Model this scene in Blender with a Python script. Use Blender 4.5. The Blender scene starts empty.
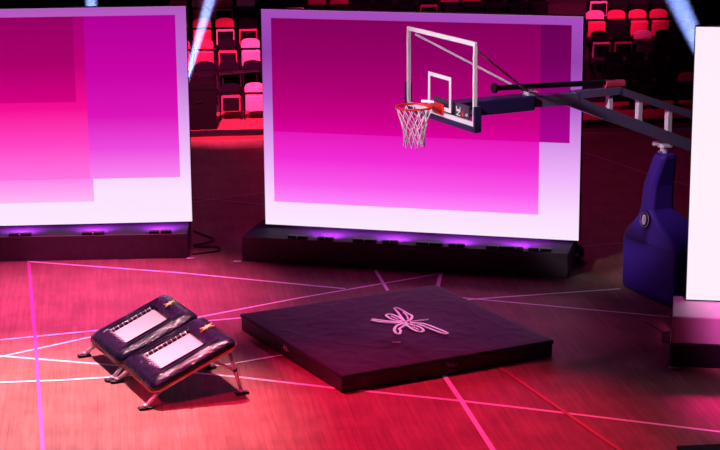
import bpy, bmesh, math, random
from mathutils import Vector, Matrix, noise
R = math.radians
SC = bpy.context.scene
COL = SC.collection
random.seed(7)

# ------------------------------------------------------------------ camera
cam = bpy.data.cameras.new('camera'); cam.sensor_width = 36; cam.lens = 90.9
cam.clip_end = 200
camo = bpy.data.objects.new('camera', cam); COL.objects.link(camo)
RT = Vector((0.99996545, -0.00194753, -0.00808057))
UP = Vector((0.00831195, 0.23429694, 0.97212953))
FW = Vector((0, 0.97216313, -0.23430504))
m = Matrix((RT, UP, -FW)).transposed().to_4x4(); m.translation = (0, 0, 7.0075)
camo.matrix_world = m
SC.camera = camo

# ------------------------------------------------------------------ world, exposure
w = bpy.data.worlds.new('arena_dark'); SC.world = w; w.use_nodes = True
w.node_tree.nodes['Background'].inputs[0].default_value = (0.10, 0.012, 0.07, 1)
w.node_tree.nodes['Background'].inputs[1].default_value = 0.10
SC.view_settings.view_transform = 'Standard'; SC.view_settings.look = 'None'
SC.view_settings.gamma = 1; SC.view_settings.exposure = 0
SC.view_settings.use_curve_mapping = False

# ------------------------------------------------------------------ stage lamps hung above the court, and added unseen fills
def spot(name, loc, aim, color, watts, deg, blend=0.5, radius=0.15):
    l = bpy.data.lights.new(name, 'SPOT'); l.energy = watts; l.color = color
    l.spot_size = R(deg); l.spot_blend = blend; l.shadow_soft_size = radius
    o = bpy.data.objects.new(name, l); COL.objects.link(o); o.location = loc
    o.rotation_euler = (Vector(aim) - Vector(loc)).to_track_quat('-Z', 'Y').to_euler()
    return o
spot('key_spot', (-4.6, 25.2, 13), (-4.1, 19.6, 0), (1, .41, .57), 41000, 31, 1.0, .10)
spot('red_spot', (-4.5, 22.5, 13), (.3, 19.2, 0), (1, .014, .12), 22000, 27, 1.0, .10)
spot('magenta_spot', (-4.0, 24.6, 13), (-3.9, 24.6, 0), (1, .09, .46), 27000, 29, 1.0, .2)
spot('magenta_spot', (5.6, 25, 11), (5.1, 20.0, 0), (1, .005, .36), 23000, 16, 1.0, .2)
spot('magenta_spot', (4.5, 14, 10), (5.5, 22.0, .5), (1, .12, .60), 22000, 15, .9, .2)
spot('purple_spot', (1.6, 30, 12), (.6, 23.2, 0), (.85, .10, .66), 2600, 28, 1.0, .3)
spot('emblem_fill', (2.5, 18, 12), (.62, 22.58, .22), (1, .34, .60), 5500, 7.5, .9, .1)  # unseen narrow lamp, added to brighten the mat emblem
spot('violet_spot', (-5.0, 26.6, 9), (3.9, 24.9, 1.2), (.36, .03, 1), 750, 12, 1.0, .3)
spot('white_spot', (-6, 15, 9), (1.6, 23.2, 3.3), (1, .84, .98), 7000, 13, .6, .3)
spot('stand_spot', (-3.0, 29, 9), (-2.6, 38.0, .8), (1, .06, .25), 34000, 24, .8, .15)
spot('stand_spot', (5.0, 31, 11), (5.6, 41.3, 2.6), (1, .05, .24), 17000, 15, .9, .15)
spot('stand_spot', (0.5, 32, 11), (2.5, 40.2, 1.6), (.9, .03, .32), 4500, 44, .9, .15)
spot('far_floor_fill', (0, 33, 13), (0, 32, 0), (1, .02, .40), 1500, 95, 1.0, .5)  # unseen wide lamp, added to lift the dark floor behind the screens
spot('red_spot', (-9, 13, 9), (-1.7, 20.4, 0), (1, .01, .14), 9000, 13, 1.0, .1)

# ------------------------------------------------------------------ materials
def s2l(c):
    return tuple(((x/255)/12.92 if x/255 <= .04045 else ((x/255+.055)/1.055)**2.4) for x in c) + (1,)
def mat(name, col, rough=.5, metal=0, spec=.5, bump=0, bscale=30, coat=0, var=0.08, emit=None):
    mm = bpy.data.materials.new(name); mm.use_nodes = True
    nt = mm.node_tree; b = nt.nodes['Principled BSDF']
    b.inputs['Roughness'].default_value = rough; b.inputs['Metallic'].default_value = metal
    b.inputs['Specular IOR Level'].default_value = spec; b.inputs['Coat Weight'].default_value = coat
    tc = nt.nodes.new('ShaderNodeTexCoord'); nz = nt.nodes.new('ShaderNodeTexNoise')
    nz.inputs['Scale'].default_value = bscale; nz.inputs['Detail'].default_value = 4
    nt.links.new(tc.outputs['Object'], nz.inputs['Vector'])
    mx = nt.nodes.new('ShaderNodeMix'); mx.data_type = 'RGBA'
    c = tuple(col[:3])
    mx.inputs[6].default_value = tuple(max(0, x*(1-var*2)) for x in c)+(1,)
    mx.inputs[7].default_value = tuple(min(1, x*(1+var*2)) for x in c)+(1,)
    nt.links.new(nz.outputs['Fac'], mx.inputs[0]); nt.links.new(mx.outputs[2], b.inputs['Base Color'])
    if bump:
        bp = nt.nodes.new('ShaderNodeBump'); bp.inputs['Strength'].default_value = bump
        bp.inputs['Distance'].default_value = .02
        nt.links.new(nz.outputs['Fac'], bp.inputs['Height']); nt.links.new(bp.outputs[0], b.inputs['Normal'])
    if emit:
        b.inputs['Emission Color'].default_value = emit[0]; b.inputs['Emission Strength'].default_value = emit[1]
    return mm

M = {}
M['black'] = mat('black_paint', (.008, .006, .010), .5, spec=.3, var=.2)
M['box_black'] = mat('stage_box_black', (.075, .045, .070), .6, var=.15, bscale=8)
M['case'] = mat('case_laminate', (.005, .003, .005), .7, spec=.05)
M['deck'] = mat('dark_violet_deck', (.026, .009, .040), .75, spec=.2)
M['box_grey'] = mat('stage_box_grey', (.46, .40, .44), .55, var=.05, bscale=6)
M['vinyl_black'] = mat('black_vinyl', (.006, .005, .018), .15, spec=.32, bump=.8, bscale=24)
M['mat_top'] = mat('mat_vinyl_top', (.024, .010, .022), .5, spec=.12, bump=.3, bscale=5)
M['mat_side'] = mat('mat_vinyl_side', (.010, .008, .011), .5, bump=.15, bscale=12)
M['bed'] = mat('trampoline_bed', (.50, .43, .41), .75, bump=.2, bscale=90, var=.05)
M['gold'] = mat('gold_print', (1, .88, .30), .5)
M['orange'] = mat('orange_piping', (.45, .17, .04), .5)
M['chrome'] = mat('chrome_tube', (.72, .66, .70), .28, metal=.35)
M['steel'] = mat('painted_steel', (.13, .095, .20), .42, metal=.1)
M['post'] = mat('pale_steel', (.75, .68, .76), .4, metal=.2)
M['white'] = mat('white_paint', (.86, .84, .86), .45, var=.02)
M['rim'] = mat('rim_orange', (.85, .025, .02), .35)
M['net'] = mat('net_cord', (.85, .80, .82), .8)
M['navy'] = mat('navy_padding', (.018, .012, .075), .45, bump=.1, bscale=8)
M['violet'] = mat('violet_padding', (.038, .009, .21), .55, spec=.25, bump=.15, bscale=5)
M['pinkprint'] = mat('pink_print', (1, .85, .90), .5)
M['greyprint'] = mat('grey_print', (.42, .34, .42), .5)
M['redprint'] = mat('red_print', (.8, .05, .08), .5)
M['line_white'] = mat('white_court_line', (.95, .86, .86), .5)
M['line_pink'] = mat('pink_court_tape', (.55, .06, .36), .5)
M['line_red'] = mat('red_court_tape', (.40, .05, .06), .5)
M['line_faint'] = mat('faint_court_line', (.36, .25, .26), .55)
M['carpet'] = mat('red_carpet', (.45, .05, .06), .9, bump=.3, bscale=60)
M['seat_red'] = mat('seat_red', (.62, .04, .11), .5, var=.12, bscale=4)
M['seat_pink'] = mat('seat_lit_pink', (.90, .36, .44), .55, var=.08, bscale=4)  # lit copy of the seat red: the light is put into the colour
M['seat_dark'] = mat('seat_dark', (.007, .003, .011), .7, spec=.06, var=.2)  # near-black copy of the red: shade put into unlit seats; covered seats share it
M['seat_black'] = mat('seat_cushion_black', (.008, .005, .010), .7, spec=.08)
M['concrete'] = mat('stand_concrete', (.035, .016, .03), .9, spec=.05, bscale=3, var=.2)
M['wall'] = mat('dark_wall', (.02, .012, .02), .8)

def glass():
    mm = bpy.data.materials.new('backboard_glass'); mm.use_nodes = True; nt = mm.node_tree
    nt.nodes.clear(); o = nt.nodes.new('ShaderNodeOutputMaterial')
    t = nt.nodes.new('ShaderNodeBsdfTransparent'); g = nt.nodes.new('ShaderNodeBsdfGlossy')
    t.inputs[0].default_value = (.97, .96, .98, 1); g.inputs['Color'].default_value = (.3, .3, .3, 1); g.inputs['Roughness'].default_value = .05
    f = nt.nodes.new('ShaderNodeLayerWeight'); f.inputs[0].default_value = .04
    x = nt.nodes.new('ShaderNodeMixShader')
    nt.links.new(f.outputs['Fresnel'], x.inputs[0]); nt.links.new(t.outputs[0], x.inputs[1]); nt.links.new(g.outputs[0], x.inputs[2])
    nt.links.new(x.outputs[0], o.inputs[0]); return mm
M['glass'] = glass()

def wood():
    mm = bpy.data.materials.new('maple_court'); mm.use_nodes = True; nt = mm.node_tree
    b = nt.nodes['Principled BSDF']; N = nt.nodes.new; Lk = nt.links.new
    tc = N('ShaderNodeTexCoord'); mp = N('ShaderNodeMapping'); mp.inputs['Rotation'].default_value = (0, 0, R(-98))
    Lk(tc.outputs['Object'], mp.inputs[0])
    br = N('ShaderNodeTexBrick'); br.inputs['Scale'].default_value = 1; br.inputs['Brick Width'].default_value = 1.15
    br.inputs['Row Height'].default_value = .083; br.inputs['Mortar Size'].default_value = .0022
    br.inputs['Mortar Smooth'].default_value = .3
    br.inputs['Color1'].default_value = (.30, .175, .13, 1); br.inputs['Color2'].default_value = (.255, .145, .11, 1)
    br.inputs['Mortar'].default_value = (.17, .09, .07, 1); br.offset = .37; br.offset_frequency = 3
    Lk(mp.outputs[0], br.inputs[0])
    m2 = N('ShaderNodeMapping'); m2.inputs['Scale'].default_value = (1.6, 26, 1); Lk(mp.outputs[0], m2.inputs[0])
    nz = N('ShaderNodeTexNoise'); nz.inputs['Scale'].default_value = 1; nz.inputs['Detail'].default_value = 6
    Lk(m2.outputs[0], nz.inputs[0])
    rp = N('ShaderNodeValToRGB'); rp.color_ramp.elements[0].position = .3; rp.color_ramp.elements[0].color = (.74, .68, .66, 1)
    rp.color_ramp.elements[1].position = .7; rp.color_ramp.elements[1].color = (1.0, 1.0, 1.0, 1)
    Lk(nz.outputs[0], rp.inputs[0])
    mx = N('ShaderNodeMix'); mx.data_type = 'RGBA'; mx.blend_type = 'MULTIPLY'; mx.inputs[0].default_value = 1
    Lk(br.outputs[0], mx.inputs[6]); Lk(rp.outputs[0], mx.inputs[7])
    sp = N('ShaderNodeTexNoise'); sp.inputs['Scale'].default_value = 1.7; sp.inputs['Detail'].default_value = 5; Lk(tc.outputs['Object'], sp.inputs[0])
    r2 = N('ShaderNodeValToRGB'); r2.color_ramp.elements[0].position = .35; r2.color_ramp.elements[0].color = (.82, .79, .79, 1)
    r2.color_ramp.elements[1].position = .6; r2.color_ramp.elements[1].color = (1, 1, 1, 1); Lk(sp.outputs[0], r2.inputs[0])
    m3 = N('ShaderNodeMix'); m3.data_type = 'RGBA'; m3.blend_type = 'MULTIPLY'; m3.inputs[0].default_value = 1
    Lk(mx.outputs[2], m3.inputs[6]); Lk(r2.outputs[0], m3.inputs[7]); Lk(m3.outputs[2], b.inputs['Base Color'])
    mr = N('ShaderNodeMapRange'); mr.inputs['To Min'].default_value = .42; mr.inputs['To Max'].default_value = .62
    Lk(nz.outputs[0], mr.inputs[0]); Lk(mr.outputs[0], b.inputs['Roughness']); b.inputs['Specular IOR Level'].default_value = .07
    return mm
M['wood'] = wood()

def screen_mat(name, base, rects, strength=1.0):
    """an LED picture: base = vertical ramp [(v, rgb)...], rects = [(u0,u1,v0,v1,ramp)...] on the panel's UVs"""
    mm = bpy.data.materials.new(name); mm.use_nodes = True; nt = mm.node_tree; nt.nodes.clear()
    N = nt.nodes.new; Lk = nt.links.new
    out = N('ShaderNodeOutputMaterial'); em = N('ShaderNodeEmission'); em.inputs[1].default_value = strength
    tc = N('ShaderNodeTexCoord'); sx = N('ShaderNodeSeparateXYZ'); Lk(tc.outputs['UV'], sx.inputs[0])
    def ramp(stops):
        r = N('ShaderNodeValToRGB'); e = r.color_ramp.elements
        while len(e) < len(stops): e.new(.5)
        for i, (p, c) in enumerate(sorted(stops)):
            e[i].position = p; e[i].color = s2l(c)
        Lk(sx.outputs[1], r.inputs[0]); return r.outputs[0]
    cur = ramp(base)
    def cmp(op, sock, v):
        a = N('ShaderNodeMath'); a.operation = op; Lk(sock, a.inputs[0]); a.inputs[1].default_value = v; return a.outputs[0]
    def mul(a, b):
        q = N('ShaderNodeMath'); q.operation = 'MULTIPLY'; Lk(a, q.inputs[0]); Lk(b, q.inputs[1]); return q.outputs[0]
    for (u0, u1, v0, v1, st) in rects:
        k = mul(mul(cmp('GREATER_THAN', sx.outputs[0], u0), cmp('LESS_THAN', sx.outputs[0], u1)),
                mul(cmp('GREATER_THAN', sx.outputs[1], v0), cmp('LESS_THAN', sx.outputs[1], v1)))
        x = N('ShaderNodeMix'); x.data_type = 'RGBA'; Lk(k, x.inputs[0]); Lk(cur, x.inputs[6]); Lk(ramp(st), x.inputs[7]); cur = x.outputs[2]
    Lk(cur, em.inputs[0]); Lk(em.outputs[0], out.inputs[0]); return mm

# ------------------------------------------------------------------ mesh helpers
def new_bm(): return bmesh.new()
def finish(name, bm, m_, parent=None, smooth=False, loc=None):
    me = bpy.data.meshes.new(name); bm.normal_update(); bm.to_mesh(me); bm.free()
    me.materials.append(m_)
    if smooth:
        for p in me.polygons: p.use_smooth = True
    o = bpy.data.objects.new(name, me); COL.objects.link(o)
    if parent: o.parent = parent
    if loc: o.location = loc
    return o
def box(bm, lo, hi, bev=0, seg=2, mtx=None):
    c = [(a+b)/2 for a, b in zip(lo, hi)]; s = [abs(b-a) for a, b in zip(lo, hi)]
    r = bmesh.ops.create_cube(bm, size=1, matrix=(mtx or Matrix()) @ Matrix.Translation(c) @ Matrix.Diagonal((*s, 1)))
    if bev:
        ed = list({e for v in r['verts'] for e in v.link_edges})
        bmesh.ops.bevel(bm, geom=ed, offset=bev, segments=seg, affect='EDGES', profile=.5)
def tube(bm, pts, r, n=8, closed=False, r2=None):
    pts = [Vector(p) for p in pts]; rings = []; L = len(pts); prev = None
    for i, p in enumerate(pts):
        if closed: t = pts[(i+1) % L] - pts[i-1]
        else: t = pts[min(i+1, L-1)] - pts[max(i-1, 0)]
        t.normalize()
        a = prev if prev is not None and abs(prev.dot(t)) < .95 else (Vector((0, 0, 1)) if abs(t.z) < .9 else Vector((1, 0, 0)))
        u = (a - t*a.dot(t)).normalized(); v = t.cross(u); prev = u
        rr = r if r2 is None else r + (r2-r)*i/max(1, L-1)
        rings.append([bm.verts.new(p + (u*math.cos(2*math.pi*k/n) + v*math.sin(2*math.pi*k/n))*rr) for k in range(n)])
    for i in range(L if closed else L-1):
        A, B = rings[i], rings[(i+1) % L]
        for k in range(n): bm.faces.new((A[k], A[(k+1) % n], B[(k+1) % n], B[k]))
    if not closed:
        bm.faces.new(rings[0][::-1]); bm.faces.new(rings[-1])
def beam(bm, a, b, w_, h_):
    """rectangular tube from a to b in the local xz plane; w_ across (y), h_ in plane"""
    a, b = Vector(a), Vector(b); t = (b-a).normalized(); s = Vector((0, 1, 0)); u = t.cross(s).normalized()
    V = [bm.verts.new(p + s*i*w_/2 + u*j*h_/2) for p in (a, b) for i, j in ((-1, -1), (1, -1), (1, 1), (-1, 1))]
    for k in range(4): bm.faces.new((V[k], V[(k+1) % 4], V[4+(k+1) % 4], V[4+k]))
    bm.faces.new(V[3::-1]); bm.faces.new(V[4:])
def prism(bm, outline, y0, y1, mtx=None):
    """outline in xz extruded along y"""
    f = mtx or Matrix()
    A = [bm.verts.new(f @ Vector((x, y0, z))) for x, z in outline]; B = [bm.verts.new(f @ Vector((x, y1, z))) for x, z in outline]
    n = len(A)
    for k in range(n): bm.faces.new((A[k], A[(k+1) % n], B[(k+1) % n], B[k]))
    bm.faces.new(A[::-1]); bm.faces.new(B)
    bmesh.ops.recalc_face_normals(bm, faces=bm.faces)
def tag(o, label, cat, group=None, kind=None):
    o['label'] = label; o['category'] = cat
    if group: o['group'] = group
    if kind: o['kind'] = kind
    return o
def thing(name, label, cat, loc, yaw=0, group=None):
    o = bpy.data.objects.new(name, None); COL.objects.link(o); o.empty_display_size = .2
    o.location = loc; o.rotation_euler = (0, 0, R(yaw)); return tag(o, label, cat, group)
def copy_tree(o, parent=None, kids=None):
    c = o.copy(); COL.objects.link(c); c.parent = parent
    for ch in KIDS.get(o.name, []):
        k = copy_tree(ch, c)
    return c
KIDS = {}
def note_kids(root):
    for o in COL.objects:
        if o.parent: 
            l = KIDS.setdefault(o.parent.name, [])
            if o not in l: l.append(o)

def arc_pts(c, rad, a0, a1, n, f):
    return [f(c, rad, a0+(a1-a0)*i/n) for i in range(n+1)]

# ------------------------------------------------------------------ setting: court floor
bm = new_bm(); box(bm, (-18, 8, -.1), (18, 37.2, 0)); floor = finish('floor', bm, M['wood'])
floor['kind'] = 'structure'; floor['label'] = 'maple basketball court floor under pink and red stage light'; floor['category'] = 'floor'
def strip(bm, pts, wd, z=.0025):
    pts = [Vector((x, y)) for x, y in pts]; Lf, Rg = [], []
    for i, p in enumerate(pts):
        t = (pts[min(i+1, len(pts)-1)] - pts[max(i-1, 0)]).normalized(); n = Vector((-t.y, t.x))*wd/2
        Lf.append(bm.verts.new((p.x+n.x, p.y+n.y, z))); Rg.append(bm.verts.new((p.x-n.x, p.y-n.y, z)))
    for i in range(len(pts)-1): bm.faces.new((Rg[i], Rg[i+1], Lf[i+1], Lf[i]))
LINES = [
 ([[-6.9, 23.0], [-4.67, 22.14], [-3.27, 21.75], [-1.51, 21.19], [-0.33, 20.74], [1.17, 20.23], [2.28, 19.8], [4.04, 19.09], [6.5, 18.1]], .05, 'line_white'),
 ([[-6.9, 20.5], [-4.64, 22.04], [-3.6, 22.87], [-2.22, 23.78], [-0.86, 24.71], [1.15, 25.94]], .045, 'line_white'),
 ([[-6.9, 22.3], [-4.79, 22.79], [-3.58, 23.18], [-1.6, 23.74], [1.65, 24.58], [3.71, 25.04]], .045, 'line_white'),
 ([[1.43, 24.64], [2.75, 24.14], [4.18, 23.61]], .04, 'line_white'),
 ([[-5.08, 26.86], [-2.68, 26.12], [-0.22, 25.16]], .05, 'line_white'),
 ([[0.22, 26.2], [0.39, 25.04]], .05, 'line_white'),
 ([[1.0, 21.24], [1.17, 20.23], [1.42, 18.6], [1.9, 15.5]], .06, 'line_white'),
 ([[-6.9, 21.0], [-4.45, 21.04], [-3.67, 21.11], [-2.96, 21.23], [-1.64, 21.69], [-0.98, 22.06]], .045, 'line_white'),
 ([[-5.06, 26.85], [-4.18, 22.36], [-3.54, 19.03], [-3.1, 16.6]], .045, 'line_pink'),
 ([[1.69, 21.54], [2.29, 19.92], [2.81, 18.51], [3.5, 16.4]], .05, 'line_red'),
 ([[1.19, 25.95], [1.10, 25.12]], .06, 'line_white'),
 ([[-6.5, 32.6], [-2.99, 31.25], [-2.35, 30.95], [-1.66, 30.61], [2.5, 29.1]], .05, 'line_faint'),
 ([[-5.0, 29.9], [-2.95, 30.81], [-2.37, 31.23], [-1.7, 31.56]], .05, 'line_faint'),
 ([[3.43, 27.49], [4.24, 27.72]], .05, 'line_faint'),
 ([[4.3, 35.2], [4.65, 34.43], [5.22, 33.1], [5.92, 31.85], [6.6, 30.6]], .06, 'line_faint')]
for i, (pts, wd, mt) in enumerate(LINES):
    bm = new_bm(); strip(bm, pts, wd, .0025 + .0006*i); finish('court_line', bm, M[mt], floor)

# ------------------------------------------------------------------ seating stand
SO = Vector((-2.65, 36.6, 0)); SYAW = 5.7
SM = Matrix.Translation(SO) @ Matrix.Rotation(R(SYAW), 4, 'Z')
def struct(name, bm, m_, label, cat='stand'):
    o = finish(name, bm, m_); o['kind'] = 'structure'; o['label'] = label; o['category'] = cat; o.matrix_world = SM; return o
bm = new_bm(); box(bm, (-12, .02, 0), (16, 2.2, .16))
t1 = struct('trim_1', bm, M['carpet'], 'low red carpeted platform at the foot of the seating', 'platform')
bm = new_bm(); box(bm, (-12, 0, .16), (16, .10, .2)); box(bm, (-12, .1, .16), (16, 2.2, .2))
finish('edge_strip', (lambda b: (box(b, (-12, -.015, .115), (16, .06, .204)), b)[1])(new_bm()), M['black'], t1)
bm.free()
bm = new_bm(); box(bm, (-12, .06, .16), (16, 2.2, .2)); finish('carpet_top', bm, M['carpet'], t1)
for i in range(1, 8):
    bm = new_bm(); y0 = 1.45 + .8*(i)-.05
    box(bm, (-12, y0, 0), (16, y0+.82 if i < 7 else y0+2, .2+.36*i))
    struct('trim_%d' % (i+1), bm, M['concrete'], 'dark concrete seating step, number %s from the floor' % ['', 'one', 'two', 'three', 'four', 'five', 'six', 'seven'][i], 'step')
bm = new_bm(); box(bm, (-12, 9.2, 0), (16, 9.4, 9)); struct('wall_back', bm, M['wall'], 'dark wall behind the seating', 'wall')
bm = new_bm(); box(bm, (-18.2, 8, 0), (-18, 48, 9)); o = finish('wall_left', bm, M['wall']); o['kind'] = 'structure'
bm = new_bm(); box(bm, (18, 8, 0), (18.2, 48, 9)); o = finish('wall_right', bm, M['wall']); o['kind'] = 'structure'

# seat meshes (local: faces -y, width along x, base at z=0)
def round_top(wd, z0, z1, drop, n=8):
    pts = [(-wd/2, z0), (wd/2, z0)]
    for i in range(n+1):
        a = math.pi*i/n
        pts.append((wd/2*math.cos(a), z1-drop + drop*math.sin(a)**.75 if math.sin(a) > 1e-6 else z1-drop))
    return pts
def seat_meshes():
    out = {}
    bm = new_bm(); prism(bm, round_top(.41, .565, .77, .10), -.03, .03)
    bmesh.ops.bevel(bm, geom=[e for e in bm.edges if abs(e.verts[0].co.y-e.verts[1].co.y) < 1e-5 and e.verts[0].co.y < 0], offset=.014, segments=2, affect='EDGES')
    out['back'] = bm
    bm = new_bm(); box(bm, (-.19, -.01, .30), (.19, .028, .585), .008, 1); out['slot_panel'] = bm
    T = Matrix.Translation((0, -.15, .19)) @ Matrix.Rotation(R(8), 4, 'X')
    bm = new_bm(); box(bm, (-.20, -.045, 0), (.20, .045, .35), .025, 2, T); out['pan'] = bm
    bm = new_bm(); box(bm, (-.172, -.062, .03), (.172, -.03, .32), .012, 1, T); out['cushion'] = bm
    for s in (-1, 1):
        bm = new_bm(); x = s*.222
        box(bm, (x-.014, -.06, 0), (x+.014, .05, .52)); box(bm, (x-.014, -.26, .50), (x+.014, .03, .535), .006, 1)
        box(bm, (x-.016, -.14, 0), (x+.016, .12, .025)); out['frame%d' % s] = bm
    res = {}
    for k, b in out.items():
        me = bpy.data.meshes.new('seat_'+k); b.normal_update(); b.to_mesh(me); b.free(); res[k] = me
    return res
SMESH = seat_meshes()
_mc = {}
def mesh_with(k, m_):
    if (k, m_) not in _mc:
        me = SMESH[k].copy(); me.materials.clear(); me.materials.append(M[m_]); _mc[(k, m_)] = me
    return _mc[(k, m_)]
def mobj(name, me, parent):
    o = bpy.data.objects.new(name, me); COL.objects.link(o); o.parent = parent; return o
def seat(lx, row, cap, pan, label, group):
    P = SM @ Vector((lx, 1.3+.8*row, .2+.36*row))
    t = thing('stadium_seat', label, 'seat', P, SYAW, group)
    bo = mobj('backrest', mesh_with('back', 'seat_'+cap), t)
    mobj('slot_shade_panel', mesh_with('slot_panel', 'seat_black'), t)  # black panel: shade of the slot under the cap, put into the colour
    po = mobj('seat_pan', mesh_with('pan', 'seat_'+(('pink' if (row+int(lx*3)) % 2 else 'red') if pan == 'rim' else pan)), t)
    if pan in ('rim', 'dark'): mobj('cushion', mesh_with('cushion', 'seat_black'), po)
    for s in (-1, 1): mobj('side_frame', mesh_with('frame%d' % s, 'seat_dark'), t)
ORD = ['first', 'second', 'third', 'fourth', 'fifth', 'sixth', 'seventh', 'eighth', 'ninth', 'tenth', 'eleventh', 'twelfth', 'thirteenth', 'fourteenth', 'fifteenth', 'sixteenth', 'seventeenth', 'eighteenth', 'nineteenth', 'twentieth']
RN = ['lowest', 'second', 'third', 'fourth', 'fifth']
CN = {'red': 'red', 'pink': 'lit pink', 'dark': 'dark'}
# local x of the columns: left gap at world x -3.98,-3.46,-2.93,-2.42 ; right gap from 5.3
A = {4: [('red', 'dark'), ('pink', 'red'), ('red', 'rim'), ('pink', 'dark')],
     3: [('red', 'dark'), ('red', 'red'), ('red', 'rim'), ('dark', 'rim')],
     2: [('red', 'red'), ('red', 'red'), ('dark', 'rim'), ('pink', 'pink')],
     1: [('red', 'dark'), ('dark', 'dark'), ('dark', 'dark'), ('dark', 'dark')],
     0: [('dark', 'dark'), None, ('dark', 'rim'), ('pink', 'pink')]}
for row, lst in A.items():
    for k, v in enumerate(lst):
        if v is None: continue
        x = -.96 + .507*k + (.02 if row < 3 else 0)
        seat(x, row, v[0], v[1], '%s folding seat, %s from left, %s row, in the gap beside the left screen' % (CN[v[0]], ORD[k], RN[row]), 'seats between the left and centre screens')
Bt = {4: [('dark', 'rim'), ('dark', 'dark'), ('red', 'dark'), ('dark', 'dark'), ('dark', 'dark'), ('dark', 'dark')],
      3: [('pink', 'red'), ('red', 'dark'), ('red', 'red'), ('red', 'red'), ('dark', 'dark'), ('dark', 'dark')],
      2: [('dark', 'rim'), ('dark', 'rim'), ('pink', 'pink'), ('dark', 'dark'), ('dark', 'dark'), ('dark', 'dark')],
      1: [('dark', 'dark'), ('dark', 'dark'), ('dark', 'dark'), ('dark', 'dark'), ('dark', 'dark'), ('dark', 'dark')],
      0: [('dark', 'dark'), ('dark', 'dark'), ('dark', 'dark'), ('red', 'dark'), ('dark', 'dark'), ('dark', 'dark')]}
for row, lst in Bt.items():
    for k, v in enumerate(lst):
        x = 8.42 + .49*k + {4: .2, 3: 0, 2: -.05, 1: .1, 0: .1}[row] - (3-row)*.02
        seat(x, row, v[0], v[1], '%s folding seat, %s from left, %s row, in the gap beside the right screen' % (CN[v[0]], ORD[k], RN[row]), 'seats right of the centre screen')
# highest row, showing above the screens
for k in range(13):
    v = [('dark', 'dark'), ('dark', 'dark'), ('red', 'dark'), ('dark', 'rim')][(k*7+k//3) % 4]
    seat(1.16+.507*k, 4, v[0], v[1], '%s folding seat, %s from left of those peeking over the centre screen' % (CN[v[0]], ORD[k]), 'top-row seats above the centre screen')
for k in range(8):
    seat(-.96-.507*(8-k), 4, 'dark', 'dark', 'dark folding seat, %s from left of those peeking over the left screen' % ORD[k], 'top-row seats above the left screen')

# case standing in front of the seats, flat case lying across seats
def road_case(name, label, lo, hi, M4):
    t = thing(name, label, 'case', (0, 0, 0)); t.matrix_world = M4
    bm = new_bm(); box(bm, lo, (hi[0], hi[1], hi[2]*.82), .01); finish('body', bm, M['case'], t)
    bm = new_bm(); box(bm, (lo[0]-.005, lo[1]-.005, hi[2]*.83), (hi[0]+.005, hi[1]+.005, hi[2]), .012); finish('lid', bm, M['case'], t)
    cx = (lo[0]+hi[0])/2
    bm = new_bm(); tube(bm, [(cx-.08, lo[1]-.01, hi[2]*.6), (cx-.07, lo[1]-.035, hi[2]*.6), (cx+.07, lo[1]-.035, hi[2]*.6), (cx+.08, lo[1]-.01, hi[2]*.6)], .008, 6); finish('handle', bm, M['black'], t)
road_case('equipment_case', 'tall black equipment case below the seats by the left screen edge', (-.37, -.3, 0), (.35, .3, .98), SM @ Matrix.Translation((-.60, .42, .2)))
def flat_case(label, lx, row, wd):
    P = SM @ Matrix.Translation((lx, 1.3+.8*row-.42, .2+.36*row)) @ Matrix.Rotation(R(-4), 4, 'Y')
    t = thing('folding_table', label, 'table', (0, 0, 0)); t.matrix_world = P
    bm = new_bm(); box(bm, (-wd/2, -.14, .56), (wd/2, .14, .60), .01, 1); finish('table_top', bm, M['black'], t)
    for sx in (-1, 1):
        bm = new_bm(); tube(bm, [(sx*wd*.42, -.1, 0), (sx*wd*.42, 0, .56)], .012, 6); finish('leg', bm, M['black'], t)
        bm = new_bm(); tube(bm, [(sx*wd*.42, .1, 0), (sx*wd*.42, 0, .56)], .012, 6); finish('leg', bm, M['black'], t)
flat_case('narrow black table standing among the seats between the screens', -.0+.32, 1, .86)
flat_case('small black table standing before a lit pink seat on the right', 9.32, 2, .50)

# ------------------------------------------------------------------ LED screens
def led_screen(label, P0, P1, z0, h, pm, thick=.14):
    P0, P1 = Vector((*P0, 0)), Vector((*P1, 0)); d = P1-P0; L = d.length; yaw = math.degrees(math.atan2(d.y, d.x))
    t = thing('led_screen', label, 'screen', (P0+d/2)+Vector((0, 0, z0)), yaw)
    bm = new_bm(); box(bm, (-L/2-.012, .012, -.0), (L/2+.012, thick, h+.008), .01, 1); fr = finish('housing', bm, M['black'], t)
    bm = new_bm()
    V = [bm.verts.new(v) for v in ((-L/2, .003, .012), (L/2, .003, .012), (L/2, .003, h), (-L/2, .003, h),
                                   (-L/2, .012, .012), (L/2, .012, .012), (L/2, .012, h), (-L/2, .012, h))]
    uv = bm.loops.layers.uv.new('UVMap')
    f = bm.faces.new(V[:4])
    for lp, c in zip(f.loops, ((0, 0), (1, 0), (1, 1), (0, 1))): lp[uv].uv = c
    for k in range(4):
        g = bm.faces.new((V[(k+1) % 4], V[k], V[4+k], V[4+(k+1) % 4]))
    finish('display_panel', bm, pm, t)
    for k in range(4):
        x = -L/2 + L*(k+.5)/4
        bm = new_bm(); tube(bm, [(x, thick+.02, .05), (x, thick+.02, h-.1)], .025, 6); tube(bm, [(x, thick+.02, h*.6), (x, thick+.42, .03)], .02, 6)
        finish('rear_brace', bm, M['steel'], t)
    return t
top, bot = (186, 96, 206), (252, 232, 255)
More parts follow.
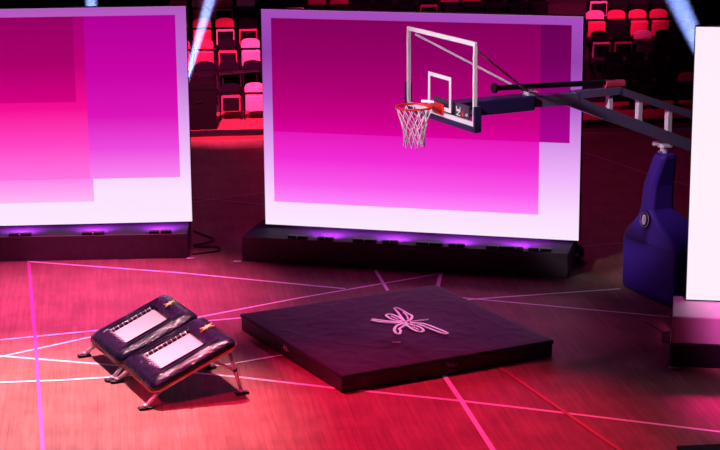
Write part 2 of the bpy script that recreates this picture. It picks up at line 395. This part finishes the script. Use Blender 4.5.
pmL = screen_mat('left_screen_picture', [(0, bot), (.15, (252, 226, 255)), (.4, (236, 176, 246)), (.7, (196, 116, 216)), (1, (180, 88, 192))], [
    (.03, .689, .105, .5, [(0, (255, 196, 250)), (.105, (253, 186, 246)), (.2, (255, 140, 238))]),
    (.03, .966, .212, .962, [(.2, (250, 140, 244)), (.35, (238, 74, 222)), (.5, (220, 22, 186)), (.7, (202, 4, 168)), (1, (174, 0, 148))]),
    (.03, .680, .212, .962, [(.2, (255, 120, 230)), (.38, (255, 66, 196)), (.54, (246, 14, 150)), (.75, (196, 0, 124)), (1, (160, 0, 116))]),
    (.03, .646, .572, .962, [(.56, (214, 0, 132)), (.75, (172, 0, 108)), (1, (146, 0, 98))])])
pmC = screen_mat('centre_screen_picture', [(0, bot), (.1, (252, 222, 255)), (.3, (238, 176, 250)), (.6, (180, 96, 206)), (.8, (150, 66, 172)), (1, (168, 76, 190))], [
    (.031, .875, .11, .5, [(.11, (255, 136, 252)), (.2, (250, 88, 236)), (.32, (242, 44, 214)), (.44, (230, 24, 186))]),
    (.031, .967, .44, .962, [(.43, (176, 4, 150)), (.6, (150, 0, 124)), (.8, (118, 0, 96)), (1, (104, 0, 82))]),
    (.031, .875, .44, .962, [(.44, (220, 2, 158)), (.52, (200, 0, 134)), (.65, (174, 0, 116)), (.8, (150, 0, 102)), (1, (130, 0, 88))])])
pmR = screen_mat('right_screen_picture', [(0, (255, 238, 252)), (.5, (255, 240, 252)), (1, (255, 236, 250))], [(.12, .96, .1, .95, [(0, (255, 190, 250)), (1, (240, 120, 225))])])
led_screen('large LED screen with magenta gradient blocks on the left', (-7.45, 27.30), (-2.62, 27.62), .42, 3.37, pmL)
led_screen('large LED screen behind the basketball hoop, magenta with white lower border', (-1.464, 27.40), (3.24, 26.17), .42, 3.34, pmC)
led_screen('almost white glowing LED screen at the right edge', (4.12, 22.14), (8.9, 21.30), .655, 3.47, pmR)

# staging boxes under the screens
def stage_box(label, P0, P1, depth, h, m_, split=None):
    P0, P1 = Vector((*P0, 0)), Vector((*P1, 0)); d = P1-P0; L = d.length; yaw = math.degrees(math.atan2(d.y, d.x))
    t = thing('staging_box', label, 'stage box', P0+d/2, yaw)
    if split:
        bm = new_bm(); box(bm, (-L/2, .0, 0), (L/2, depth, split), .006, 1); finish('lower_box', bm, M['black'], t)
        bm = new_bm(); box(bm, (-L/2+.02, .0, split), (L/2, depth, h), .012, 1); finish('upper_box', bm, m_, t)
    else:
        bm = new_bm(); box(bm, (-L/2, 0, .0), (L/2, .03, h), .006, 1); finish('front_panel', bm, m_, t)
        bm = new_bm(); box(bm, (-L/2, .03, h-.03), (L/2, depth, h), .004, 1); finish('deck', bm, M['deck'], t)
        bm = new_bm(); box(bm, (-L/2, .03, 0), (-L/2+.03, depth, h-.03)); finish('end_panel', bm, m_, t)
        bm = new_bm(); box(bm, (L/2-.03, .03, 0), (L/2, depth, h-.03)); finish('end_panel', bm, m_, t)
        bm = new_bm(); box(bm, (-L/2, depth-.03, 0), (L/2, depth, h-.03)); finish('back_panel', bm, m_, t)
    return t
stage_box('long low black stage box under the left screen', (-7.7, 26.78), (-2.644, 27.008), 1.15, .385, M['box_black'])
stage_box('long low black stage box under the centre screen', (-1.80, 26.80), (3.02, 25.60), 1.15, .385, M['box_black'])
stage_box('two-tier stage box, grey over black, under the right screen', (3.818, 21.47), (8.9, 20.58), .95, .645, M['box_grey'], .30)

# battens on the edge of the boxes
def batten(label, P, yaw, wd, lit, z=.385, group='light battens on the stage boxes'):
    t = thing('floor_batten', label, 'stage light', (P[0], P[1], z), yaw, group)
    bm = new_bm(); box(bm, (-wd/2, 0, .0), (wd/2, .09, .045), .008, 1); finish('housing', bm, M['black'], t)
    bm = new_bm(); box(bm, (-wd/2+.03, .09, .006), (wd/2-.03, .096, .04))
    finish('lens', bm, M['lens'] if lit else M['steel'], t)
    bm = new_bm(); tube(bm, [(0, -.004, .01), (0, -.02, .03), (0, -.004, .045)], .008, 6); finish('knob', bm, M['post'], t)
    if lit:
        l = bpy.data.lights.new('batten_lamp', 'SPOT'); l.energy = lit; l.color = (.72, .07, 1); l.spot_size = R(140); l.spot_blend = 1; l.shadow_soft_size = .10
        o = bpy.data.objects.new('batten_lamp', l); COL.objects.link(o)
        a = R(yaw); fwd = Vector((-math.sin(a), math.cos(a), 0))
        o.location = Vector((P[0], P[1], z+.17)) + fwd*.10
        o.rotation_euler = (fwd + Vector((0, 0, -.35))).to_track_quat('-Z', 'Y').to_euler()
M['lens'] = mat('violet_lens', (.3, .1, .8), .3, emit=((.35, .02, 1, 1), 2))
for k, P in enumerate([(-5.19, 26.92), (-4.08, 26.97), (-3.06, 27.02)]):
    batten('short black light batten on the left stage box, %s from the left' % ORD[k], P, 3, .34, 260)
cb = [(-.95, .30, 0), (-.53, .24, 260), (.06, .36, 0), (.44, .24, 260), (1.02, .40, 0), (1.42, .24, 240), (2.02, .36, 0), (2.28, .2, 240), (2.62, .34, 0)]
for k, (x, wd, lit) in enumerate(cb):
    y = 26.80 + (x+1.80)*(-1.2/4.82) + .03
    batten('short black light batten on the centre stage box, %s from the left' % ORD[k], (x, y), -14, wd, lit)

# ------------------------------------------------------------------ basketball hoop
HY = 25.92; OFF = 4.3          # local x = distance behind the board face; base at x = OFF
d2 = Vector((math.cos(R(HY)), math.sin(R(HY)), 0))
hoop = thing('basketball_hoop', 'portable basketball hoop with glass backboard and violet padded base', 'basketball hoop', Vector((1.037, 22.963, 0))+d2*OFF, HY)
def hp(name, bm, m_, parent=None, smooth=False):
    if parent is None: bmesh.ops.translate(bm, verts=bm.verts, vec=(-OFF, 0, 0))
    elif parent != hoop: bmesh.ops.translate(bm, verts=bm.verts, vec=(-OFF, 0, 0))
    return finish(name, bm, m_, parent or hoop, smooth)
bm = new_bm(); box(bm, (-.005, -.88, 2.92), (.005, .88, 3.93)); gl = hp('backboard_glass', bm, M['glass'])
bm = new_bm()
box(bm, (-.012, -.9, 3.90), (.03, .9, 3.955), .006, 1); box(bm, (-.012, -.9, 2.90), (.03, .9, 2.955), .006, 1)
box(bm, (-.012, -.9, 2.955), (.03, -.862, 3.90)); box(bm, (-.012, .862, 2.955), (.03, .9, 3.90))
hp('backboard_frame', bm, M['white'])
bm = new_bm()
box(bm, (-.012, -.305, 3.39), (-.006, .305, 3.44)); box(bm, (-.012, -.305, 2.985), (-.006, .305, 3.035))
box(bm, (-.012, -.305, 3.035), (-.006, -.255, 3.39)); box(bm, (-.012, .255, 3.035), (-.006, .305, 3.39))
hp('target_square', bm, M['white'], gl)
bm = new_bm()
box(bm, (-.03, -.945, 2.83), (.075, .945, 2.902), .015); box(bm, (-.03, -.945, 2.86), (.075, -.902, 3.16), .012); box(bm, (-.03, .902, 2.86), (.075, .945, 3.22), .012)
hp('backboard_padding', bm, M['navy'])
# rim and net
bm = new_bm(); tube(bm, [(-.375+.232*math.cos(2*math.pi*k/32), .232*math.sin(2*math.pi*k/32), 3.05) for k in range(32)], .014, 8, True)
rim = hp('rim', bm, M['rim'], smooth=True)
bm = new_bm(); box(bm, (-.035, -.13, 2.93), (-.008, .13, 3.07), .008, 1)
prism(bm, [(-.03, 2.94), (-.03, 3.06), (-.17, 3.055), (-.17, 3.03)], -.09, .09)
tube(bm, [(-.03, -.1, 3.0), (-.19, -.155, 3.045)], .012, 6); tube(bm, [(-.03, .1, 3.0), (-.19, .155, 3.045)], .012, 6)
hp('rim_bracket', bm, M['rim'])
bm = new_bm()
for k in range(12):
    a0 = 2*math.pi*k/12
    x = -.375+.228*math.cos(a0); y = .228*math.sin(a0)
    tube(bm, [(x, y, 3.04), (x, y, 3.02)], .006, 4)
RINGS = [(.222, 3.03), (.196, 2.935), (.165, 2.84), (.142, 2.745), (.130, 2.65), (.140, 2.54)]
random.seed(3)
pt = {}
for j, (rr, z) in enumerate(RINGS):
    for k in range(12):
        a0 = 2*math.pi*(k+.5*(j % 2))/12 + (.0 if j == 0 else random.uniform(-.05, .05))
        pt[j, k] = Vector((-.375+rr*math.cos(a0), rr*math.sin(a0), z+(0 if j == 0 else random.uniform(-.012, .012))))
for j in range(len(RINGS)-1):
    for k in range(12):
        k2 = (k-1) % 12 if j % 2 == 0 else (k+1) % 12
        for q in (k, k2): tube(bm, [pt[j, k], (pt[j, k]+pt[j+1, q])/2, pt[j+1, q]], .0065, 5)
hp('net', bm, M['net'], rim)
# arm with padding
bm = new_bm()
box(bm, (.06, -.14, 2.875), (1.34, .14, 3.075), .022)
armpad = hp('arm_padding', bm, M['navy'])
bm = new_bm(); box(bm, (.062, -.62, 2.93), (.10, .30, 3.11), .006, 1); backplate = hp('mount_plate', bm, M['box_black'])
bm = new_bm()     # white mark painted on the plate, seen through the glass
for a, b in (((-.42, 2.965), (-.33, 2.965)), ((-.33, 2.965), (-.42, 3.02)), ((-.42, 3.02), (-.33, 3.02)), ((-.42, 3.035), (-.33, 3.035)), ((-.33, 3.035), (-.33, 3.075)), ((-.42, 3.035), (-.42, 3.075))):
    A0, B0 = Vector((.058, a[0], a[1])), Vector((.058, b[0], b[1])); tube(bm, [A0, B0], .008, 4)
hp('plate_lettering', bm, M['white'], backplate)
bm = new_bm(); tube(bm, [(.058, -.50, 2.97), (.058, -.50, 3.03)], .018, 6); hp('plate_mark', bm, M['redprint'], backplate)
bm = new_bm(); beam(bm, (1.31, 0, 2.985), (2.05, 0, 2.965), .16, .15); beam(bm, (2.0, 0, 3.015), (2.74, 0, 3.02), .15, .095); beam(bm, (2.70, 0, 3.025), (5.3, 0, 2.09), .15, .095)
hp('upper_beam', bm, M['steel'])
bm = new_bm(); beam(bm, (1.95, 0, 2.945), (5.3, 0, 1.60), .15, .155)
hp('lower_beam', bm, M['steel'])
for x in (2.58, 3.06, 3.55, 4.05, 4.6):
    zt = 3.0 if x < 2.7 else 3.025-(x-2.70)*.36
    zb = 2.945-(x-1.95)*.4015
    bm = new_bm(); beam(bm, (x, 0, zb+.05), (x, 0, zt-.03), .09, .06); hp('truss_post', bm, M['post'])
for s in (-1, 1):
    bm = new_bm(); tube(bm, [(.05, s*.78, 3.86), (1.31, s*.05, 3.10)], .015, 8); hp('brace', bm, M['post'])
    bm = new_bm(); tube(bm, [(.05, s*.6, 3.0), (.5, s*.12, 2.99)], .02, 8); hp('lower_brace', bm, M['chrome'])
bm = new_bm(); box(bm, (1.25, -.09, 3.06), (1.40, .09, 3.12), .01, 1); hp('brace_bracket', bm, M['chrome'])
bm = new_bm(); tube(bm, [(.80, -.0, 3.20), (2.66, 0, 3.135)], .038, 12); st = hp('stabiliser_tube', bm, M['black'])
bm = new_bm(); tube(bm, [(.78, 0, 3.20), (.82, 0, 3.199)], .068, 16); hp('end_cap', bm, M['black'], st)
bm = new_bm(); tube(bm, [(2.50, 0, 3.12), (2.80, 0, 3.10)], .06, 10); hp('end_block', bm, M['seat_red'], st)
# base padding (front cushion, shoulders and leaning neck)
def ring(bm, x0, x1, yl, yr, z, ch=.05):
    pts = [(x0, yr+ch), (x0, yl-ch), (x0+ch, yl), (x1-ch, yl), (x1, yl-ch), (x1, yr+ch), (x1-ch, yr), (x0+ch, yr)]
    return [bm.verts.new((x, y, z)) for x, y in pts]
bm = new_bm()
prof = [(3.36, 4.25, .72, -.57, .03), (3.34, 4.25, .74, -.59, .10), (3.34, 4.22, .74, -.59, .80), (3.35, 4.1, .68, -.50, .90), (3.345, 3.85, .41, -.10, 1.14),
        (3.35, 3.76, .35, .06, 1.27), (3.36, 3.74, .31, .03, 1.62), (3.41, 3.68, .17, -.10, 2.03), (3.43, 3.66, .15, -.09, 2.07)]
rg = [ring(bm, *p) for p in prof]
for a, b in zip(rg, rg[1:]):
    for k in range(8): bm.faces.new((a[k], a[(k+1) % 8], b[(k+1) % 8], b[k]))
bm.faces.new(rg[0][::-1]); bm.faces.new(rg[-1]); bmesh.ops.recalc_face_normals(bm, faces=bm.faces)
bmesh.ops.bevel(bm, geom=list(bm.edges), offset=.012, segments=1, affect='EDGES')
pad = hp('base_padding', bm, M['violet'])
bm = new_bm(); box(bm, (3.322, -.47, .79), (3.335, .64, .80)); hp('padding_seam', bm, M['navy'], pad)
# round emblem on the pad shoulder
def ell(bm, rx, rz, r, n=24):
    # lies on the sloping shoulder face
    c = Vector((3.34, .17, 1.13)); nrm = Vector((-1, 0, .12)).normalized(); u = Vector((0, 1, 0)); v = nrm.cross(u)
    return [c+nrm*.012+u*rx*math.cos(2*math.pi*k/n)+v*rz*math.sin(2*math.pi*k/n) for k in range(n)]
bm = new_bm(); P_ = ell(bm, .12, .125, 0); c0 = bm.verts.new(Vector((3.325, .17, 1.13))); vv = [bm.verts.new(p) for p in P_]
for k in range(24): bm.faces.new((c0, vv[k], vv[(k+1) % 24]))
em = hp('emblem', bm, M['black'], pad)
bm = new_bm(); tube(bm, [p+Vector((-.006, 0, 0)) for p in ell(bm, .10, .105, 0)], .005, 5, True); hp('emblem_ring', bm, M['greyprint'], pad)
bm = new_bm(); P_ = ell(bm, .05, .075, 0); vv = [bm.verts.new(p+Vector((-.012, 0, 0))) for p in P_]; c0 = bm.verts.new(Vector((3.31, .17, 1.13)))
for k in range(24): bm.faces.new((c0, vv[k], vv[(k+1) % 24]))
hp('emblem_centre', bm, M['white'], pad)
# pivot fittings above the neck
bm = new_bm(); tube(bm, [(3.57, .10, 2.04), (3.55, .06, 2.19)], .06, 12); box(bm, (3.46, -.03, 2.15), (3.62, .13, 2.20), .01, 1)
tube(bm, [(3.40, .14, 2.20), (3.58, -.02, 2.25)], .035, 10)
hp('pivot_joint', bm, M['post'])
bm = new_bm(); beam(bm, (3.56, .13, .4), (3.54, .10, 2.10), .08, .1); hp('mast', bm, M['steel'])
bm = new_bm(); box(bm, (3.55, -.45, .10), (5.6, .55, .55), .03, 2); hp('ballast_box', bm, M['navy'])
bm = new_bm(); beam(bm, (5.25, 0, .5), (5.3, 0, 2.2), .14, .14); hp('mast', bm, M['steel'])
for x in (3.75, 5.4):
    for y in (-.38, .48):
        bm = new_bm(); tube(bm, [(x, y-.03, .06), (x, y+.03, .06)], .06, 12); hp('caster', bm, M['black'])

# ------------------------------------------------------------------ crash mat under the hoop
MS, MH = 1.487, .226
mt = thing('crash_mat', 'large square black crash mat with pink insect emblem under the hoop', 'crash mat', (.413, 22.536, 0), 27.27)
bm = new_bm(); box(bm, (-MS, -MS, 0), (MS, MS, MH-.03), .02, 2); body = finish('mat_body', bm, M['mat_side'], mt)
bm = new_bm(); n = 110; g = [[None]*(n+1) for _ in range(n+1)]
for i in range(n+1):
    for j in range(n+1):
        x = -MS-.006+(2*MS+.012)*i/n; y = -MS-.006+(2*MS+.012)*j/n
        e = min(i, j, n-i, n-j)/n; k = min(1, e/.05)
        q = Vector((x*1.1, y*1.1, 0)); wv = noise.noise(q*1.3+Vector((noise.noise(q*1.9)*1.2, noise.noise(q*2.3+Vector((5, 1, 0)))*1.2, 2)))
        cr = 1-abs(noise.noise(q*2.1+Vector((3.1, 7.7, 1))))*6
        g[i][j] = bm.verts.new((x, y, MH-.004 + k*(wv*.005 + max(0, cr)*.004) - (1-k)**2*.004))
for i in range(n):
    for j in range(n): bm.faces.new((g[i][j], g[i+1][j], g[i+1][j+1], g[i][j+1]))
bd = [g[i][0] for i in range(n+1)]+[g[n][j] for j in range(1, n+1)]+[g[i][n] for i in range(n-1, -1, -1)]+[g[0][j] for j in range(n-1, 0, -1)]
lo = [bm.verts.new((v.co.x, v.co.y, MH-.045)) for v in bd]
for k in range(len(bd)): bm.faces.new((bd[k], lo[k], lo[(k+1) % len(bd)], bd[(k+1) % len(bd)])[::1])
bmesh.ops.recalc_face_normals(bm, faces=bm.faces)
cover = finish('top_cover', bm, M['mat_top'], mt, True)
EMB = [[[-0.13, 0.355], [-0.074, 0.243], [0.042, 0.138], [0.162, 0.042], [0.23, 0.034]], [[-0.098, 0.388], [-0.023, 0.285], [0.074, 0.171], [0.187, 0.088]], [[0.226, 0.107], [0.332, 0.459], [0.396, 0.687], [0.442, 0.661], [0.433, 0.403], [0.423, 0.253], [0.314, 0.109], [0.225, 0.078]], [[0.41, 0.468], [0.367, 0.284], [0.301, 0.137]], [[0.204, 0.119], [0.123, 0.235], [0.138, 0.442], [0.22, 0.469], [0.245, 0.3], [0.225, 0.078]], [[0.182, 0.387], [0.19, 0.198]], [[0.217, 0.011], [0.076, -0.011], [-0.051, -0.139], [-0.121, -0.295], [-0.098, -0.356], [-0.022, -0.253], [0.004, -0.169], [0.196, -0.027]], [[0.164, -0.059], [0.139, -0.312], [0.182, -0.414], [0.235, -0.395], [0.265, -0.264], [0.239, -0.131], [0.204, -0.012]], [[0.188, -0.172], [0.201, -0.327]], [[0.25, -0.007], [0.383, -0.131], [0.43, -0.404], [0.447, -0.638], [0.38, -0.591], [0.342, -0.306], [0.309, -0.109]], [[0.271, 0.032], [0.417, 0.032], [0.538, 0.016]]]
def smooth_line(p, k=4):
    p = [Vector(a) for a in p]; o = []
    for i in range(len(p)-1):
        a, b, c, d = p[max(i-1, 0)], p[i], p[i+1], p[min(i+2, len(p)-1)]
        for s in range(k):
            t = s/k; o.append(.5*((2*b)+(c-a)*t+(2*a-5*b+4*c-d)*t*t+(3*b-a-3*c+d)*t**3))
    return o+[p[-1]]
def ribbon(bm, pts, wd, z):
    Lf, Rg = [], []
    for i, p in enumerate(pts):
        t = (pts[min(i+1, len(pts)-1)]-pts[max(i-1, 0)]).normalized(); nn = Vector((-t.y, t.x))*wd/2
        Lf.append(bm.verts.new((p.x+nn.x, p.y+nn.y, z))); Rg.append(bm.verts.new((p.x-nn.x, p.y-nn.y, z)))
    for i in range(len(pts)-1): bm.faces.new((Rg[i], Rg[i+1], Lf[i+1], Lf[i]))
bm = new_bm()
for q, c_ in enumerate(EMB): ribbon(bm, smooth_line(c_), .012 if q == 10 else (.034 if q not in (3, 5, 8) else .024), MH+.014+.0003*q)
r_ = bmesh.ops.extrude_face_region(bm, geom=list(bm.faces)); bmesh.ops.translate(bm, verts=[v for v in r_['geom'] if isinstance(v, bmesh.types.BMVert)], vec=(0, 0, -.012))
bmesh.ops.recalc_face_normals(bm, faces=bm.faces)
e_ = finish('insect_emblem', bm, M['pinkprint'], mt); e_['label'] = 'pink outlined insect emblem'
bm = new_bm(); ribbon(bm, [Vector((-.348, -.627)), Vector((-.254, -.679))], .03, MH+.010); finish('small_print', bm, M['greyprint'], mt)
# little logos on the two sides that face the camera
LOGO = [[(-.05, .0), (-.02, .012), (0, 0), (.02, .03), (.035, .01), (0, 0), (.03, -.008), (.07, .006)], [(-.03, .03), (-.01, .018), (0, 0), (-.02, -.02)]]
bm = new_bm()
for l in LOGO: tube(bm, [(-MS-.003, .094-x*1.5, .115+z*1.5) for x, z in l], .006, 4)
finish('side_logo', bm, M['greyprint'], mt)
bm = new_bm()
for l in LOGO: tube(bm, [(-.012+x*1.5, -MS-.003, .115+z*1.5) for x, z in l], .006, 4)
finish('side_logo', bm, M['greyprint'], mt)
# seam piping of the mat
bm = new_bm(); s_ = MS+.004; tube(bm, [(-s_, -s_, MH-.045), (s_, -s_, MH-.045), (s_, s_, MH-.045), (-s_, s_, MH-.045)], .007, 5, True)
finish('piping', bm, M['mat_side'], mt)

# ------------------------------------------------------------------ mini trampolines
def make_tramp(label, loc, yaw, group):
    t = thing('mini_trampoline', label, 'trampoline', loc, yaw, group)
    ZC, TI = .47, R(22.6)
    T = Matrix.Translation((0, 0, ZC)) @ Matrix.Rotation(-TI, 4, 'Y')     # local x = uphill
    S = .585
    BX0, BX1, BY = -.315, .275, .275                                      # bed opening
    # padded cover: square ring, loft across the section
    bm = new_bm()
    def sq(x0, x1, y, z, ch, nn=5):
        pts = []
        for cx, cy, a0 in ((x1-ch, y-ch, 0), (x0+ch, y-ch, 90), (x0+ch, -y+ch, 180), (x1-ch, -y+ch, 270)):
            for k in range(nn+1):
                a = R(a0+90*k/nn); pts.append((cx+ch*math.cos(a), cy+ch*math.sin(a), z))
        return pts
    prof = [(BX0, BX1, BY, -.012, .01), (BX0-.004, BX1+.004, BY+.004, .016, .012), (BX0-.03, BX1+.03, BY+.03, .040, .03), (-.42, .40, .40, .050, .05),
            (-.50, .48, .49, .036, .07), (-S+.02, S-.02, S-.015, .0, .10), (-S, S, S, -.035, .12), (-S+.01, S-.01, S-.01, -.075, .12), (-S+.06, S-.06, S-.06, -.082, .10)]
    rings = []
    for (x0, x1, y, z, ch) in prof:
        ring_ = []
        for p in sq(x0, x1, y, z, ch):
            nz = noise.noise(Vector((p[0]*7+loc[0], p[1]*7, z*4)))
            amp = .0 if z < 0 else .014
            ring_.append(bm.verts.new(T @ Vector((p[0], p[1], z+nz*amp))))
        rings.append(ring_)
    L_ = len(rings[0])
    for a, b in zip(rings, rings[1:]):
        for k in range(L_): bm.faces.new((a[k], a[(k+1) % L_], b[(k+1) % L_], b[k]))
    bmesh.ops.recalc_face_normals(bm, faces=bm.faces)
    cov = finish('pad_cover', bm, M['vinyl_black'], t, True)
    # raised stitched ridges on the cover
    for s in (-1, 1):
        bm = new_bm(); tube(bm, [T @ Vector((BX0-.02, s*.335, .049)), T @ Vector((BX1+.02, s*.335, .049))], .010, 6)
        finish('cover_ridge', bm, M['vinyl_black'], cov, True)
        bm = new_bm(); tube(bm, [T @ Vector((-.44, s*.43, .048)), T @ Vector((.42, s*.43, .048))], .008, 6)
        finish('cover_ridge', bm, M['vinyl_black'], cov, True)
    bm = new_bm()
    for s in (-1, 1):
        for k in range(9):
            x = BX0+.03+.066*k
            tube(bm, [T @ Vector((x, s*(BY-.012), .010)), T @ Vector((x, s*(BY+.03), .046))], .004, 5)
    for k in range(7):
        y = -BY+.05+.075*k
        tube(bm, [T @ Vector((BX0+.012, y, .010)), T @ Vector((BX0-.04, y, .048))], .006, 5)
    lc = finish('bed_lacing', bm, M['post'], cov); lc['kind'] = 'stuff'
    bm = new_bm(); tube(bm, [T @ Vector(p) for p in sq(-S+.004, S-.004, S-.004, -.072, .12)], .009, 6, True); finish('piping', bm, M['orange'], cov, True)
    # woven bed
    bm = new_bm(); n = 10; gg = []
    for i in range(n+1):
        r0 = []
        for j in range(n+1):
            x = BX0-.01+(BX1-BX0+.02)*i/n; y = -BY-.01+(2*BY+.02)*j/n
            sag = -.012*math.sin(math.pi*i/n)*math.sin(math.pi*j/n)
            r0.append(bm.verts.new(T @ Vector((x, y, .004+sag))))
        gg.append(r0)
    for i in range(n):
        for j in range(n): bm.faces.new((gg[i][j], gg[i+1][j], gg[i+1][j+1], gg[i][j+1]))
    finish('bed', bm, M['bed'], t, True)
    # little star-shaped gold emblem at the high end
    bm = new_bm(); c = Vector((.455, .05)); K_ = 1.35
    for a0, ln in ((20, .07), (75, .045), (140, .07), (200, .075), (250, .045), (320, .08)):
        a = R(a0); ln *= K_; d_ = Vector((math.cos(a), math.sin(a))); s_ = Vector((-d_.y, d_.x))*.014
        P_ = [c+s_, c+d_*ln*.5+s_*1.1, c+d_*ln, c+d_*ln*.5-s_*.3, c-s_]
        bm.faces.new([bm.verts.new(T @ Vector((p.x, p.y, .066))) for p in P_])
    r_ = bmesh.ops.extrude_face_region(bm, geom=list(bm.faces)); bmesh.ops.translate(bm, verts=[v for v in r_['geom'] if isinstance(v, bmesh.types.BMVert)], vec=(.004, 0, -.018))
    bmesh.ops.recalc_face_normals(bm, faces=bm.faces)
    finish('gold_emblem', bm, M['gold'], cov)
    # steel frame under the pad, legs, feet
    bm = new_bm(); tube(bm, [T @ Vector(p) for p in sq(-.53, .53, .53, -.10, .06)], .018, 8, True); finish('frame', bm, M['chrome'], t, True)
    for sx in (-1, 1):
        for sy in (-1, 1):
            top_ = T @ Vector((sx*.46, sy*.50, -.10)); ft = Vector((sx*.60, sy*.545, .03))
            bm = new_bm(); tube(bm, [top_, ft], .027, 8, r2=.022)
            leg = finish('leg', bm, M['chrome'], t, True)
            if sx > 0:
                k_ = top_+(ft-top_)*.48; q_ = T @ Vector((.22, sy*.50, -.10))
                bm = new_bm(); tube(bm, [q_, k_], .020, 8); finish('strut', bm, M['chrome'], leg, True)
                bm = new_bm(); tube(bm, [k_-Vector((.02, 0, 0)), k_+Vector((.02, 0, 0))], .028, 10); finish('knuckle', bm, M['black'], leg, True)
            bm = new_bm(); box(bm, (ft.x-.085, ft.y-.042, 0), (ft.x+.085, ft.y+.042, .035), .014, 2)
            fo = finish('foot', bm, M['black'], leg)
            bm = new_bm(); tube(bm, [ft+Vector((0, 0, .0)), ft+Vector((0, 0, .03))], .03, 10); finish('clamp', bm, M['chrome'], leg, True)
    for sx in (-.60,):
        bm = new_bm(); tube(bm, [(sx, -.52, .05), (sx, .52, .05)], .010, 6)
        bm.free()
    return t
make_tramp('mini trampoline nearer the camera, tilted, black padding and pale bed', (-2.195, 20.78, 0), 25, 'pair of mini trampolines')
make_tramp('mini trampoline behind the other, tilted, black padding and pale bed', (-2.735, 21.83, 0), 26, 'pair of mini trampolines')

# ------------------------------------------------------------------ small things on the court
def cable(label, pts, r=.012):
    P_ = smooth_line(pts, 6); bm = new_bm(); tube(bm, [Vector((p.x, p.y, r+.001)) if len(p) == 2 else p for p in P_], r, 6)
    o = finish('cable', bm, M['black'], None, True); tag(o, label, 'cable', 'cables behind the stage boxes')
cable('black cable looping on the floor beside the left stage box', [(-2.62, 27.75), (-2.40, 27.95), (-2.33, 28.15), (-2.5, 28.4), (-2.7, 28.7)])
cable('second black cable curling out behind the left stage box', [(-2.6, 27.2), (-2.46, 27.25), (-2.2, 27.4), (-2.25, 27.62), (-2.6, 27.66)])
cable('thin cable curling on the floor beside the right stage box', [(3.80, 23.4), (3.95, 22.9), (3.90, 22.5), (4.1, 22.45)], .007)
road_case('monitor_wedge', 'black box cut off by the bottom edge at the lower right', (-.9, -.6, 0), (.9, 0, .22), Matrix.Translation((4.22, 18.20, 0)) @ Matrix.Rotation(R(6), 4, 'Z'))
t = thing('floor_spotlight', 'small round stage lamp behind the right end of the centre stage box', 'stage light', (3.28, 26.55, 0), -14)
bm = new_bm(); box(bm, (-.09, -.06, 0), (.09, .12, .03), .008, 1); finish('base', bm, M['black'], t)
bm = new_bm(); tube(bm, [(0, .13, .16), (0, -.07, .14)], .085, 16); hd = finish('lamp_head', bm, M['black'], t, True)
bm = new_bm(); tube(bm, [(0, -.07, .14), (0, -.078, .14)], .03, 12); finish('lens', bm, M['post'], hd)
for s in (-1, 1):
    bm = new_bm(); box(bm, (s*.09-.008, -.02, .02), (s*.09+.008, .02, .17)); finish('yoke', bm, M['steel'], t)
# pale end marks at the ends of the stage boxes
for P, lb in (((-1.87, 26.74), 'scrap of pale tape at the left end of the centre stage box'), ((-2.60, 26.96), 'scrap of pale tape at the right end of the left stage box'), ((3.86, 21.38), 'scrap of pale tape at the corner of the right stage box')):
    bm = new_bm(); box(bm, (-.06, -.03, 0), (.06, .03, .012), .004, 1); o = finish('tape_scrap', bm, M['post']); o.location = (*P, .004); tag(o, lb, 'tape')

# ------------------------------------------------------------------ moving-head beams in the haze behind the screens
def haze_mat():
    mm = bpy.data.materials.new('haze'); mm.use_nodes = True; nt = mm.node_tree; nt.nodes.clear()
    o = nt.nodes.new('ShaderNodeOutputMaterial'); v = nt.nodes.new('ShaderNodeVolumeScatter')
    v.inputs['Color'].default_value = (1, 1, 1, 1); v.inputs['Density'].default_value = .05; v.inputs['Anisotropy'].default_value = 0
    nt.links.new(v.outputs[0], o.inputs['Volume']); return mm
M['haze'] = haze_mat()
def beam_light(S, Pt, half, label, watts, L=9):
    S, Pt = Vector(S), Vector(Pt); ax = (Pt-S).normalized()
    t = thing('moving_head_light', label, 'stage light', (S.x, S.y, 0), 0, 'moving head lights behind the screens')
    bm = new_bm(); box(bm, (-.2, -.16, 0), (.2, .16, .12), .02); finish('base', bm, M['black'], t)
    for s in (-1, 1):
        bm = new_bm(); box(bm, (s*.19-.02, -.05, .1), (s*.19+.02, .05, S.z+.02), .01, 1); finish('yoke', bm, M['black'], t)
    bm = new_bm(); h0 = Vector((0, 0, S.z)); tube(bm, [h0-ax*.22, h0-ax*.02], .13, 16); finish('lamp_head', bm, M['black'], t, True)
    spot('beam_lamp', S, S+ax, (.26, .36, 1), watts, math.degrees(half)*2, .9, .02)
    # haze the beam lights up
    bm = new_bm(); n = 20; u = ax.orthogonal().normalized(); v = ax.cross(u)
    A = []; B = []
    for k in range(n):
        q = u*math.cos(2*math.pi*k/n)+v*math.sin(2*math.pi*k/n)
        A.append(bm.verts.new(ax*.02+q*.03)); B.append(bm.verts.new(ax*L+q*(L*math.tan(half)*1.25+.03)))
    for k in range(n): bm.faces.new((A[k], A[(k+1) % n], B[(k+1) % n], B[k]))
    bm.faces.new(A[::-1]); bm.faces.new(B); bmesh.ops.recalc_face_normals(bm, faces=bm.faces)
    o = finish('light_beam', bm, M['haze'], None); o.location = S; tag(o, label.replace('moving-head lamp', 'blue-white beam of haze from the lamp'), 'light beam', None, 'stuff')
beam_light((-3.62, 34.0, .5), (-2.77, 34.0, 3.16), R(2.7), 'moving-head lamp behind the left screen\'s right edge', 240000)
beam_light((-4.80, 33.0, .5), (-4.84, 33.0, 3.29), R(2.7), 'moving-head lamp behind the middle of the left screen', 240000)
beam_light((6.55, 28.0, .5), (4.91, 28.0, 3.78), R(3.0), 'moving-head lamp behind the right screen', 240000)
